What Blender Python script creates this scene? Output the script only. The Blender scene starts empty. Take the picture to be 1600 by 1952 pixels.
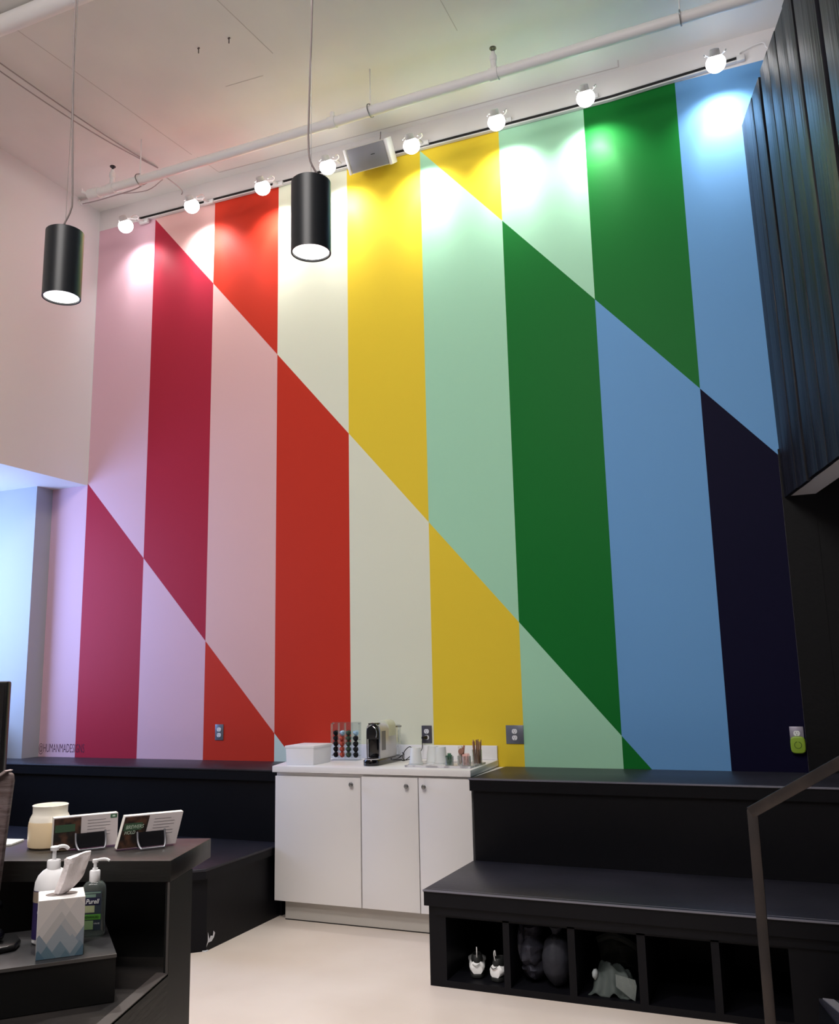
import bpy, bmesh, math, random
from mathutils import Matrix, Vector
random.seed(7)
S = bpy.context.scene
COL = S.collection

# ------------------------------------------------------------ camera
cam_d = bpy.data.cameras.new('camera'); cam = bpy.data.objects.new('camera', cam_d); COL.objects.link(cam)
YAW, PIT, ROL = -0.406173, 0.183119, -0.0219337
fw = Vector((math.sin(YAW)*math.cos(PIT), math.cos(YAW)*math.cos(PIT), math.sin(PIT)))
r0 = Vector((math.cos(YAW), -math.sin(YAW), 0)); u0 = r0.cross(fw)
rr = math.cos(ROL)*r0 + math.sin(ROL)*u0; uu = -math.sin(ROL)*r0 + math.cos(ROL)*u0
M = Matrix((rr, uu, -fw)).transposed().to_4x4(); M.translation = Vector((5.344, -5.490, 1.434))
cam.matrix_world = M
cam_d.sensor_fit = 'VERTICAL'; cam_d.sensor_height = 36; cam_d.lens = 1688.36/1952*36
cam_d.clip_start = 0.02
S.camera = cam

# ------------------------------------------------------------ world, lights, exposure
S.view_settings.view_transform = 'Standard'; S.view_settings.look = 'None'
S.view_settings.gamma = 1; S.view_settings.use_curve_mapping = False
S.view_settings.exposure = 0.0
W = bpy.data.worlds.new('world'); S.world = W; W.use_nodes = True
W.node_tree.nodes['Background'].inputs[0].default_value = (0.75, 0.85, 1.0, 1)
W.node_tree.nodes['Background'].inputs[1].default_value = 0.10

def area(name, loc, target, sx, sy, power, color):
    l = bpy.data.lights.new(name, 'AREA'); l.shape = 'RECTANGLE'; l.size = sx; l.size_y = sy
    l.energy = power; l.color = color
    o = bpy.data.objects.new(name, l); COL.objects.link(o); o.location = loc
    o.rotation_euler = (Vector(target)-Vector(loc)).to_track_quat('-Z', 'Y').to_euler()
    return o
# daylight coming in at the windows under the left bulkhead
area('window_daylight', (-1.12, -1.05, 2.12), (0.6, -0.2, 1.95), 1.1, 1.6, 62, (0.34, 0.52, 1.0))
# unseen area fills added in place of the room's other ceiling lamps
area('room_light_rear', (4.2, -6.6, 5.2), (3.4, -1.5, 0.3), 2.4, 1.2, 135, (1.0, 0.95, 0.92))
area('room_light_middle', (3.6, -4.6, 5.35), (3.4, -3.4, 0.0), 1.6, 0.8, 78, (1.0, 0.95, 0.93))
HEAD_WIDE, HEAD_NARROW, PENDANT = 14, 7, 150

# ------------------------------------------------------------ materials
def lin(c):
    return tuple(((v/255)/12.92 if v/255 <= .04045 else ((v/255+.055)/1.055)**2.4) for v in c) + (1,)
MC = {}
def mat(name, rgb, rough=.5, metal=0, rgb2=None, scale=(4, 4, 4), bump=0, bscale=None, spec=.5, coat=0, emit=None, trans=0, alpha=1, detail=4, ior=1.45, lo=.4, hi=.65):
    if name in MC: return MC[name]
    m = bpy.data.materials.new(name); m.use_nodes = True; nt = m.node_tree; b = nt.nodes['Principled BSDF']
    b.inputs['Base Color'].default_value = lin(rgb); b.inputs['Roughness'].default_value = rough
    b.inputs['Metallic'].default_value = metal; b.inputs['Specular IOR Level'].default_value = spec
    b.inputs['Coat Weight'].default_value = coat; b.inputs['IOR'].default_value = ior
    b.inputs['Transmission Weight'].default_value = trans; b.inputs['Alpha'].default_value = alpha
    if emit:
        b.inputs['Emission Color'].default_value = emit[0]+(1,); b.inputs['Emission Strength'].default_value = emit[1]
    if rgb2 or bump:
        tc = nt.nodes.new('ShaderNodeTexCoord')
        def noise(sc):
            mp = nt.nodes.new('ShaderNodeMapping'); mp.inputs['Scale'].default_value = sc
            nt.links.new(tc.outputs['Object'], mp.inputs[0])
            n = nt.nodes.new('ShaderNodeTexNoise'); n.inputs['Scale'].default_value = 1; n.inputs['Detail'].default_value = detail
            nt.links.new(mp.outputs[0], n.inputs['Vector']); return n
        if rgb2:
            n = noise(scale); cr = nt.nodes.new('ShaderNodeValToRGB')
            cr.color_ramp.elements[0].position = lo; cr.color_ramp.elements[1].position = hi
            cr.color_ramp.elements[0].color = lin(rgb); cr.color_ramp.elements[1].color = lin(rgb2)
            nt.links.new(n.outputs['Fac'], cr.inputs[0]); nt.links.new(cr.outputs[0], b.inputs['Base Color'])
        if bump:
            n = noise(bscale or scale); bp = nt.nodes.new('ShaderNodeBump'); bp.inputs['Strength'].default_value = bump
            bp.inputs['Distance'].default_value = .01
            nt.links.new(n.outputs['Fac'], bp.inputs['Height']); nt.links.new(bp.outputs[0], b.inputs['Normal'])
    MC[name] = m
    return m
def thin_glass(name, tint=(1, 1, 1), refl=.12):
    if name in MC: return MC[name]
    m = bpy.data.materials.new(name); m.use_nodes = True; nt = m.node_tree; nt.nodes.clear()
    o = nt.nodes.new('ShaderNodeOutputMaterial'); mx = nt.nodes.new('ShaderNodeMixShader')
    t = nt.nodes.new('ShaderNodeBsdfTransparent'); g = nt.nodes.new('ShaderNodeBsdfGlossy'); f = nt.nodes.new('ShaderNodeLayerWeight')
    t.inputs[0].default_value = tint+(1,); g.inputs['Roughness'].default_value = .05
    mt = nt.nodes.new('ShaderNodeMath'); mt.operation = 'MULTIPLY_ADD'; mt.inputs[1].default_value = .6; mt.inputs[2].default_value = refl*.4
    f.inputs[0].default_value = .25
    nt.links.new(f.outputs['Facing'], mt.inputs[0]); nt.links.new(mt.outputs[0], mx.inputs[0])
    nt.links.new(t.outputs[0], mx.inputs[1]); nt.links.new(g.outputs[0], mx.inputs[2]); nt.links.new(mx.outputs[0], o.inputs[0])
    MC[name] = m
    return m

PB = dict(rough=.5, bump=.03, bscale=(40, 40, 40), spec=.14)
def paint(n, c): return mat('paint_'+n, c, **PB)
WHITE = mat('white_wall', (232, 228, 228), rough=.6, bump=.03, bscale=(50, 50, 50))
CEIL = mat('ceiling_white', (236, 234, 230), rough=.8, rgb2=(228, 226, 223), scale=(1.2, 1.2, 1.2))
BLACKW = mat('black_paint_wall', (13, 13, 15), rough=.6, spec=.2, bump=.1, bscale=(40, 40, 40))
BLACKP = mat('black_bench_paint', (9, 9, 14), rough=.5, rgb2=(12, 12, 17), scale=(2, 2, 2), spec=.2, bump=.05, bscale=(50, 50, 50))
BLACKTOP = mat('black_bench_top', (34, 34, 42), rough=.42, spec=.4, rgb2=(42, 41, 50), scale=(3, 3, 3), bump=.08, bscale=(40, 40, 40))
TRIMM = mat('bench_edge_metal', (120, 120, 132), rough=.4, metal=.5)
CONC = mat('polished_concrete', (222, 210, 200), rough=.38, rgb2=(206, 192, 180), scale=(1.4, 1.4, 1.4), detail=7, bump=.03, bscale=(6, 6, 6), lo=.35, hi=.75)
LAM = mat('white_laminate', (232, 230, 230), rough=.4)
STEEL = mat('brushed_steel', (150, 150, 150), rough=.35, metal=.9)
CHROME = mat('chrome', (215, 215, 220), rough=.12, metal=1)
PLATE = mat('steel_plate', (120, 124, 136), rough=.4, metal=.5)
PLATED = mat('dark_plate', (84, 82, 90), rough=.4, metal=.4)
PLAST = mat('white_plastic', (238, 238, 240), rough=.35)
FIXW = mat('white_fixture', (215, 213, 213), rough=.45)
PIPEW = mat('white_pipe_paint', (236, 234, 234), rough=.45)
BLK = mat('black_plastic', (14, 14, 16), rough=.3)
GLOSSB = mat('gloss_black', (8, 8, 12), rough=.08, coat=.5)
RAIL = mat('black_track', (14, 12, 12), rough=.5)
CORD = mat('grey_cord', (120, 108, 106), rough=.7)
CORDK = mat('black_cord', (25, 24, 26), rough=.5)
LAMPE = mat('lamp_glow', (255, 255, 255), emit=((1, .98, .98), 9))
DIFF = mat('pendant_diffuser_glow', (255, 255, 255), emit=((1, .97, .94), 3.2))
PENB = mat('pendant_black', (24, 27, 31), rough=.36)
DESKF = mat('desk_front', (26, 25, 22), rough=.5, rgb2=(19, 18, 16), scale=(3, 3, 14), bump=.1, bscale=(8, 8, 60))
DESKT = mat('desk_top', (40, 38, 38), rough=.34, rgb2=(52, 48, 46), scale=(5, 9, 5), bump=.05, bscale=(20, 60, 20))
DESKK = mat('desk_black', (12, 12, 12), rough=.5)
RIM = mat('worn_edge', (84, 80, 78), rough=.5)
PLANK = mat('black_stained_plank', (17, 16, 20), rough=.42, rgb2=(36, 36, 43), spec=.42, scale=(30, 30, 1.3), bump=.5, bscale=(45, 45, 1.6), detail=6)

# ------------------------------------------------------------ mesh helpers
class MB:
    def __init__(s): s.v = []; s.f = []
    def add(s, vs, fs, M=None):
        o = len(s.v)
        s.v += [tuple(M @ Vector(p)) if M else tuple(p) for p in vs]
        s.f += [tuple(i+o for i in f) for f in fs]; return s
    def box(s, x0, x1, y0, y1, z0, z1, M=None):
        return s.add([(x0,y0,z0),(x1,y0,z0),(x1,y1,z0),(x0,y1,z0),(x0,y0,z1),(x1,y0,z1),(x1,y1,z1),(x0,y1,z1)],
                     [(3,2,1,0),(4,5,6,7),(0,1,5,4),(1,2,6,5),(2,3,7,6),(3,0,4,7)], M)
    def prism(s, poly, z0, z1, M=None):      # poly in xy
        n = len(poly)
        a = sum(poly[i][0]*poly[(i+1)%n][1]-poly[(i+1)%n][0]*poly[i][1] for i in range(n))
        if a < 0: poly = poly[::-1]
        return s.add([(x,y,z0) for x,y in poly]+[(x,y,z1) for x,y in poly],
                     [tuple(range(n))[::-1], tuple(range(n,2*n))]+[(i,(i+1)%n,n+(i+1)%n,n+i) for i in range(n)], M)
    def lathe(s, prof, n=24, M=None, cap=True):   # prof (r,z) bottom->top
        vs = []; fs = []
        for r, z in prof:
            vs += [(r*math.cos(2*math.pi*i/n), r*math.sin(2*math.pi*i/n), z) for i in range(n)]
        for k in range(len(prof)-1):
            for i in range(n):
                j = (i+1) % n; fs.append((k*n+i, k*n+j, (k+1)*n+j, (k+1)*n+i))
        if cap:
            fs.append(tuple(range(n))[::-1]); fs.append(tuple(range((len(prof)-1)*n, len(prof)*n)))
        return s.add(vs, fs, M)
    def cyl(s, p0, p1, r, n=16, r1=None):
        p0 = Vector(p0); p1 = Vector(p1); d = p1-p0
        Mx = Matrix.Translation(p0) @ d.to_track_quat('Z', 'Y').to_matrix().to_4x4()
        return s.lathe([(r, 0), (r1 if r1 is not None else r, d.length)], n, Mx)
    def tube(s, pts, r, n=8, sub=6):
        P = [Vector(p) for p in pts]
        if len(P) > 2 and sub > 1:
            Q = []
            for i in range(len(P)-1):
                a = P[max(i-1,0)]; b = P[i]; c = P[i+1]; d = P[min(i+2, len(P)-1)]
                for k in range(sub):
                    t = k/sub
                    Q.append(.5*((2*b)+(c-a)*t+(2*a-5*b+4*c-d)*t*t+(3*b-a-3*c+d)*t**3))
            Q.append(P[-1]); P = Q
        vs = []; fs = []; up = None
        for i, p in enumerate(P):
            t = (P[min(i+1,len(P)-1)]-P[max(i-1,0)]).normalized()
            if up is None: up = Vector((0,0,1)) if abs(t.z) < .9 else Vector((1,0,0))
            a = t.cross(up).normalized(); up = a.cross(t).normalized()
            vs += [tuple(p + r*(math.cos(2*math.pi*k/n)*a+math.sin(2*math.pi*k/n)*up)) for k in range(n)]
        for i in range(len(P)-1):
            for k in range(n):
                j = (k+1)%n; fs.append((i*n+k, i*n+j, (i+1)*n+j, (i+1)*n+k))
        fs.append(tuple(range(n))); fs.append(tuple(range((len(P)-1)*n, len(P)*n))[::-1])
        return s.add(vs, fs)
    def ball(s, c, rx, ry, rz, n=16, m=10, M=None, fn=None):
        vs = []; fs = []
        for a in range(m+1):
            th = math.pi*a/m
            for k in range(n):
                ph = 2*math.pi*k/n; d = Vector((math.sin(th)*math.cos(ph), math.sin(th)*math.sin(ph), -math.cos(th)))
                q = 1 if fn is None else fn(d)
                vs.append((c[0]+rx*d.x*q, c[1]+ry*d.y*q, c[2]+rz*d.z*q))
        for a in range(m):
            for k in range(n):
                j = (k+1)%n; fs.append((a*n+k, a*n+j, (a+1)*n+j, (a+1)*n+k))
        return s.add(vs, fs, M)
    def build(s, name, m, parent=None, smooth=True, bevel=0, label=None, kind=None, loc=None, seg=2):
        me = bpy.data.meshes.new(name); me.from_pydata(s.v, [], s.f); me.validate()
        bm = bmesh.new(); bm.from_mesh(me)
        bmesh.ops.remove_doubles(bm, verts=bm.verts, dist=1e-6)
        bmesh.ops.recalc_face_normals(bm, faces=bm.faces)
        if bevel:
            es = [e for e in bm.edges if len(e.link_faces) == 2 and e.calc_face_angle(0) > .6]
            bmesh.ops.bevel(bm, geom=es, offset=bevel, segments=seg, affect='EDGES', profile=.5, clamp_overlap=True)
        bm.to_mesh(me); bm.free()
        if smooth:
            me.polygons.foreach_set('use_smooth', [True]*len(me.polygons)); me.set_sharp_from_angle(angle=math.radians(40))
        for x in (m if isinstance(m, (list, tuple)) else [m]): me.materials.append(x)
        o = bpy.data.objects.new(name, me); COL.objects.link(o)
        if parent: o.parent = parent
        if loc: o.location = loc
        if label: o['label'] = label
        if kind: o['kind'] = kind
        return o

def thing(name, label, cat, loc=(0,0,0), rz=0, group=None):
    o = bpy.data.objects.new(name, None); o.empty_display_size = .1; COL.objects.link(o)
    o.location = loc; o.rotation_euler = (0,0,rz); o['label'] = label; o['category'] = cat
    if group: o['group'] = group
    return o
def tag(o, label, cat, group=None):
    o['label'] = label; o['category'] = cat
    if group: o['group'] = group
    return o
def dup(root, loc=None, rz=None, label=None, group=None):
    r = root.copy(); COL.objects.link(r)
    if loc: r.location = loc
    if rz is not None: r.rotation_euler = (0,0,rz)
    if label: r['label'] = label
    if group: r['group'] = group
    for ch in list(root.children):
        c = ch.copy(); COL.objects.link(c); c.parent = r
        for g in list(ch.children):
            d = g.copy(); COL.objects.link(d); d.parent = c
    return r
def text(name, body, size, m, parent, Mx, xs=1.0, offset=0, extrude=.0003, shear=0, align='CENTER', label=None):
    cu = bpy.data.curves.new(name, 'FONT'); cu.body = body; cu.size = size; cu.extrude = extrude; cu.offset = offset
    cu.align_x = align; cu.align_y = 'CENTER'; cu.shear = shear; cu.resolution_u = 3
    t = bpy.data.objects.new(name+'_tmp', cu); COL.objects.link(t)
    bpy.context.view_layer.update()
    me = bpy.data.meshes.new_from_object(t.evaluated_get(bpy.context.evaluated_depsgraph_get()))
    bpy.data.objects.remove(t)
    me.transform(Mx @ Matrix.Diagonal((xs, 1, 1, 1))); me.materials.clear(); me.materials.append(m)
    o = bpy.data.objects.new(name, me); COL.objects.link(o)
    if parent: o.parent = parent
    if label: o['label'] = label
    return o
def face_mat(o, ex, ey):     # matrix whose local x,y go along ex,ey at origin o
    ex = Vector(ex).normalized(); ey = Vector(ey).normalized(); ez = ex.cross(ey)
    Q = Matrix((ex, ey, ez)).transposed().to_4x4(); Q.translation = Vector(o); return Q
def struct(name, mb, m, parent=None, **k):
    o = mb.build(name, m, parent, **k)
    if parent is None: o['kind'] = 'structure'
    return o

# ------------------------------------------------------------ room shell
STR = .61
def ceil_z(x): return 5.503 - .0123*x
struct('floor', MB().box(-1.6, 9, -9.5, .2, -.1, 0), CONC, smooth=False)
struct('wall_back', MB().box(-.38, 9, 0, .2, 0, 5.75), WHITE, smooth=False)
BACK = bpy.data.objects['wall_back']
c = MB(); vs = [(-1.6,-9.5),(9,-9.5),(9,.2),(-1.6,.2)]
c.add([(x,y,ceil_z(x)) for x,y in vs]+[(x,y,5.8) for x,y in vs], [(0,1,2,3),(7,6,5,4),(0,4,5,1),(1,5,6,2),(2,6,7,3),(3,7,4,0)])
CE = struct('ceiling', c, CEIL, smooth=False)
# drywall seams of the ceiling boards: shallow recessed lines built as hairline strips
SEAM = mat('ceiling_seam', (206, 200, 196), rough=.9)
for (a, b) in [((1.10,-2.3),(1.27,-.38)), ((1.29,-.34),(1.315,-.085)), ((1.315,-.085),(4.53,-.03)), ((4.53,-.03),(4.54,-.10)), ((2.38,-2.2),(2.48,-1.1)), ((3.67,-3.4),(3.66,-.8)), ((2.0,-.95),(2.3,-.94))]:
    A = Vector((a[0],a[1],ceil_z(a[0])-.0005)); B = Vector((b[0],b[1],ceil_z(b[0])-.0005)); d = (B-A); w_ = .0022 if A.y < -.2 else .0045
    n = Vector((-d.y, d.x, 0)).normalized()*w_
    MB().add([A-n,B-n,B+n,A+n,A-n+Vector((0,0,-.001)),B-n+Vector((0,0,-.001)),B+n+Vector((0,0,-.001)),A+n+Vector((0,0,-.001))],
             [(0,1,2,3),(7,6,5,4),(0,4,5,1),(1,5,6,2),(2,6,7,3),(3,7,4,0)]).build('seam', SEAM, CE, smooth=False)
struct('wall_left', MB().box(-1.6, -.008, -9.5, .01, 3.045, 5.75), WHITE, smooth=False)
# low wall zone under the bulkhead: pilaster, jamb and window
LOWW = mat('low_wall_paint', (176, 178, 182), rough=.6)
struct('trim_1', MB().box(-1.6, -.38, -.17, .2, 0, 3.05), LOWW, smooth=False)
struct('trim_2', MB().box(-1.6, -1.2, -9.5, -.17, 0, 1.0), LOWW, smooth=False)
wn = struct('window_1', MB().box(-1.3,-1.2,-.25,-.17,1.0,3.05).box(-1.3,-1.2,-3.9,-3.82,1.0,3.05).box(-1.3,-1.2,-3.9,-.17,1.0,1.06).box(-1.3,-1.2,-3.9,-.17,2.98,3.05).box(-1.29,-1.22,-2.06,-2.0,1.06,2.98), BLK, smooth=False)
MB().box(-1.26,-1.25,-3.82,-2.06,1.06,2.98).build('pane', thin_glass('window_glass'), wn)
MB().box(-1.26,-1.25,-2.0,-.25,1.06,2.98).build('pane', thin_glass('window_glass'), wn)
struct('trim_4', MB().box(-1.2, -.64, -3.9, -.172, 1.13, 1.17), LOWW, smooth=False)  # unseen ledge added to keep the daylight off the low jamb
struct('trim_3', MB().box(-1.6, -1.2, -9.5, -3.9, 1.0, 3.05), LOWW, smooth=False)
struct('wall_front', MB().box(-1.6, 9, -9.7, -9.5, 0, 5.75), WHITE, smooth=False)
struct('wall_right', MB().box(9, 9.2, -9.7, .2, 0, 5.75), mat('dark_wall', (60, 60, 66), rough=.6), smooth=False)

# ------------------------------------------------------------ mural: painted colour fields on wall_back
ZB = .86
def top_z(x): return 5.315 - .016*x
def D0(x): return 3.060 - .667*x/STR
def D1(x): return 5.986 - .7043*x/STR
def D2(x): return 8.770 - .7043*x/STR
LP = paint('light_pink', (222, 182, 196)); CR = paint('crimson', (172, 42, 62)); PE = paint('peach', (228, 184, 180))
OR = paint('orange_red', (200, 56, 38)); CM = paint('cream', (230, 232, 208)); YE = paint('yellow', (236, 206, 58))
MI = paint('mint', (168, 220, 186)); GR = paint('green', (16, 112, 42)); BL = paint('light_blue', (108, 162, 214)); NV = mat('paint_navy', (9, 7, 38), rough=.6, spec=.12)
PM = paint('pale_mint', (205, 226, 222))
def clip(poly, f, keep_above):
    out = []
    for i in range(len(poly)):
        a = poly[i]; b = poly[(i+1)%len(poly)]
        da = a[1]-f(a[0]); db = b[1]-f(b[0])
        if not keep_above: da, db = -da, -db
        if da >= 0: out.append(a)
        if (da >= 0) != (db >= 0):
            t = da/(da-db); out.append((a[0]+(b[0]-a[0])*t, a[1]+(b[1]-a[1])*t))
    return out
fields = [(-.99, [], [LP], ['light pink']),
 (0, [D0], [LP, CR], 0), (1, [D1, D0], [PE, CR, LP], 0), (2, [D1, D0], [OR, PE, OR], 0), (3, [D1, D0], [CM, OR, PM], 0),
 (4, [D1], [YE, CM], 0), (5, [D2, D1], [YE, MI, YE], 0), (6, [D2, D1], [MI, GR, MI], 0), (7, [D2, D1], [GR, BL, GR], 0), (8, [D2], [BL, NV], 0)]
for k, cuts, cols, _ in fields:
    x0 = max(k*STR, -.38); x1 = (math.floor(k)+1)*STR
    tz = top_z
    if k < 0: tz = lambda x: 3.045
    if k == 8: x1 = 5.425
    base = [(x0,ZB),(x1,ZB),(x1,tz(x1)),(x0,tz(x0))]
    rest = base
    for i, cm in enumerate(cols):
        if i < len(cuts): piece = clip(rest, cuts[i], True); rest = clip(rest, cuts[i], False)
        else: piece = rest
        if k == 8 and i == 1:      # navy stops where the black paint begins
            piece = clip([(z, x) for x, z in piece], lambda z: 5.285, False); piece = [(x, z) for z, x in piece]
        if len(piece) < 3: continue
        n = len(piece)
        ar = abs(sum(piece[a][0]*piece[(a+1)%n][1]-piece[(a+1)%n][0]*piece[a][1] for a in range(n)))
        if ar < .004: continue
        MB().add([(x,-.0015,z) for x,z in piece]+[(x,.002,z) for x,z in piece],
            [tuple(range(n)), tuple(range(n,2*n))[::-1]]+[(a,(a+1)%n,n+(a+1)%n,n+a) for a in range(n)]).build('painted_field', cm, BACK, smooth=False,
              label=cm.name[6:].replace('_', ' ')+' painted field of the mural')
text('signature', '@HUMANMADESIGNS', .095, mat('signature_ink', (70, 24, 56), rough=.5), BACK, face_mat((-.143,-.0025,.932),(1,0,0),(0,0,1)), xs=.50, offset=-.0012, label='thin dark hand lettered signature')
# black painted boards on the wall below the hanging timber wall
MB().box(5.2855, 8.9, -.003, .002, 0, 2.70).build('board_backing', BLACKW, BACK, smooth=False)
x = 5.285
for w_ in (.175, .21, .16, .24, .2, .26, .2, .3, .22, .3, .3, .3, .3):
    if x+w_ > 8.9: break
    MB().box(x+.001, x+w_-.001, -.007, .002, 0, 2.70).build('black_board', BLACKW, BACK, smooth=False); x += w_

# ------------------------------------------------------------ hanging wall clad with black planks
dd = Vector((.257, -.966, 0)).normalized(); nn = Vector((-.966, -.257, 0)).normalized()
hang = thing('plank_clad_wall', 'tall wall of black stained vertical planks hanging at upper right, angled out from mural', 'wall cladding', (5.308, 0, 2.415))
Fm = Matrix((dd, -nn, Vector((-.014,0,1)))).transposed().to_4x4()    # local x along wall, y into the body
L = 7.5
MB().box(.003, L, .0122, .020, .001, 2.38, Fm).build('backing', BLACKW, hang, smooth=False)
MB().box(.003, L, .0202, .150, 0, 2.38, Fm).build('core', mat('grey_soffit', (228, 225, 228), rough=.6), hang, smooth=False, label='pale grey core showing along underside')
bounds = [(0,.10,.004),(.10,.285,.007),(.285,.465,.004),(.520,.69,.007),(.69,.85,.006),(.854,1.03,.004),(1.031,1.175,.008),(1.21,1.49,.010)]
xx = 1.535
while xx < L-.3:
    w_ = random.choice([.14,.18,.22,.27]); bounds.append((xx, xx+w_, random.uniform(0,.008))); xx += w_+random.choice([.003,.003,.02])
for i, (a, b, pr) in enumerate(bounds):
    hh = 2.40+random.uniform(-.004,.004)
    m = MB().box(a+.0006, b-.0006, -pr-.008, .012, -.004-random.uniform(0,.004), hh, Fm)
    m.build('plank', PLANK, hang, bevel=.0012)

# ------------------------------------------------------------ benches
def slab(name_, mb, m, par, bev=.006): return mb.build(name_, m, par, bevel=bev)
lb = thing('tall_bench', 'tall dark ledge bench running left of the white cabinet under the mural', 'bench', (0,0,0))
MB().box(-.372, 2.215, -.50, -.008, 0, .80).build('body', BLACKP, lb, smooth=False)
slab('top_board', MB().prism([(-1.19,-.525),(2.22,-.525),(2.22,-.008),(-.372,-.008),(-.372,-.18),(-1.19,-.18)], .856, .868), BLACKTOP, lb, .004)
MB().box(-.372, 2.22, -.521, -.010, .80, .856).build('fascia', BLACKP, lb, smooth=False)
ll = thing('low_side_bench', 'low dark bench with chipped white corner left of cabinet', 'bench', (0,0,0))
MB().prism([(-1.1,-.505),(2.20,-.505),(2.215,-1.26),(2.14,-1.33),(-1.1,-1.33)], 0, .375).build('body', BLACKP, ll, smooth=False)
MB().prism([(-1.1,-.503),(2.225,-.503),(2.235,-1.30),(2.16,-1.36),(-1.1,-1.36)], .415, .43).build('top_board', BLACKTOP, ll, bevel=.004)
MB().prism([(-1.1,-.503),(2.221,-.503),(2.231,-1.298),(2.158,-1.356),(-1.1,-1.356)], .375, .415).build('fascia', BLACKP, ll, smooth=False)
CHIP = mat('bare_chipped_paint', (206, 208, 214), rough=.7)
MB().add([(2.2165,-1.262,.0),(2.2165,-1.25,.03),(2.2165,-1.245,.02),(2.2165,-1.225,.05),(2.2165,-1.205,.045),(2.2165,-1.2,.07),(2.2165,-1.185,.055),(2.2165,-1.195,.035),(2.2165,-1.215,.02),(2.2165,-1.235,.035),(2.2165,-1.25,.075)],
         [(0,1,2),(2,3,8),(3,4,7,8),(4,5,6,7),(1,2,9),(1,10,9)], Matrix.Translation((.001,0,.02))).build('paint_chip', CHIP, ll, smooth=False, label='white chipped paint')
MB().box(-.012,.012,-.012,.012,0,.004).build('paint_chip', CHIP, ll, loc=(2.212,-1.262,.001), smooth=False)

rb = thing('upper_tier_bench', 'upper tier of black bleacher bench right of white cabinet', 'bench', (0,0,0))
MB().box(3.555, 8.5, -.655, -.012, .0, .80).build('body', BLACKP, rb, smooth=False)
slab('top_board', MB().box(3.537, 8.5, -.68, -.012, .856, .866), BLACKTOP, rb, .003)
MB().box(3.540, 8.5, -.676, -.012, .80, .856).build('fascia', BLACKP, rb, smooth=False)
MB().box(3.537, 8.5, -.683, -.678, .860, .8675).box(3.56, 8.5, -.660, -.657, .8662, .8672).build('edge_strip', TRIMM, rb, bevel=.001, label='thin grey metal edge strip')
rl = thing('cubby_bench', 'lower black bench tier with open shoe cubbies', 'bench', (0,0,0))
YF = -1.34
slab('top_board', MB().box(3.545, 8.5, -1.372, -.66, .420, .43), BLACKTOP, rl, .003)
MB().box(3.549, 8.5, -1.367, -.66, .358, .420).build('fascia', BLACKP, rl, smooth=False)
MB().box(3.547, 8.5, -1.375, -1.370, .4235, .4315).box(3.58, 8.5, -1.345, -1.342, .4302, .4312).build('edge_strip', TRIMM, rl, bevel=.001, label='thin grey metal edge strip')
MB().box(3.60, 8.5, -1.355, -1.338, .318, .358).build('apron', BLACKP, rl, smooth=False)
MB().box(3.565, 3.65, -1.345, -.66, 0, .358).build('side_panel', BLACKP, rl, smooth=False)
MB().box(3.65, 5.155, -1.345, -.66, 0, .03).build('floor_board', BLACKP, rl, smooth=False)
MB().box(3.65, 5.155, -.70, -.66, .03, .358).build('back_board', BLACKP, rl, smooth=False)
for a, b in ((3.932,3.963),(4.236,4.269),(4.543,4.579),(4.852,4.885)):
    MB().box(a, b, -1.345, -.70, .03, .358).build('divider', BLACKP, rl, smooth=False)
MB().box(3.65, 5.155, -1.345, -1.325, .308, .358).build('top_rail', BLACKP, rl, smooth=False)
MB().box(5.155, 8.5, -1.345, -.66, 0, .358).build('end_panel', BLACKP, rl, smooth=False)

# ------------------------------------------------------------ handrail and stair at the right
hr = thing('handrail', 'flat dark steel handrail and post in front of the bleacher benches', 'handrail', (5.11,-2.03,0))
RS = mat('raw_steel', (54, 50, 50), rough=.38, metal=.55, rgb2=(74, 66, 63), scale=(8, 8, 3))
MB().box(-.018,.018,-.006,.006,0,.945).build('post', RS, hr, bevel=.002)
rd = Vector((.293,0,.170)).normalized(); rl_ = 1.6
Rm = face_mat((-.018,0,.951), rd, (-rd.z,0,rd.x))
MB().box(0, rl_, -.040, 0, -.0065, .0065, Rm).build('rail', RS, hr, bevel=.002)
MB().box(-.05,.05,-.05,.05,0,.008).build('foot_plate', RS, hr, bevel=.002)
MB().box(rl_*rd.x-.06, rl_*rd.x-.03, -.006, .006, .17, .951+rl_*rd.z-.03).build('post', RS, hr, bevel=.002)
st = thing('stair', 'dark stair start with worn grey nosing at bottom right corner', 'stair', (5.255,-1.46,0))
MB().box(0,1.6,-1.2,.0,0,.155).build('riser_block', BLACKP, st, smooth=False)
MB().prism([(0,0),(1.6,0),(1.6,-1.2),(.30,-1.2)], .155,.17).build('tread', BLACKTOP, st, bevel=.003)
MB().prism([(.015,-.008),(.055,-.008),(.30,-.6),(.26,-.6)], .170,.174).build('nosing', mat('worn_nosing', (120,118,124), rough=.6), st, smooth=False)

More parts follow.
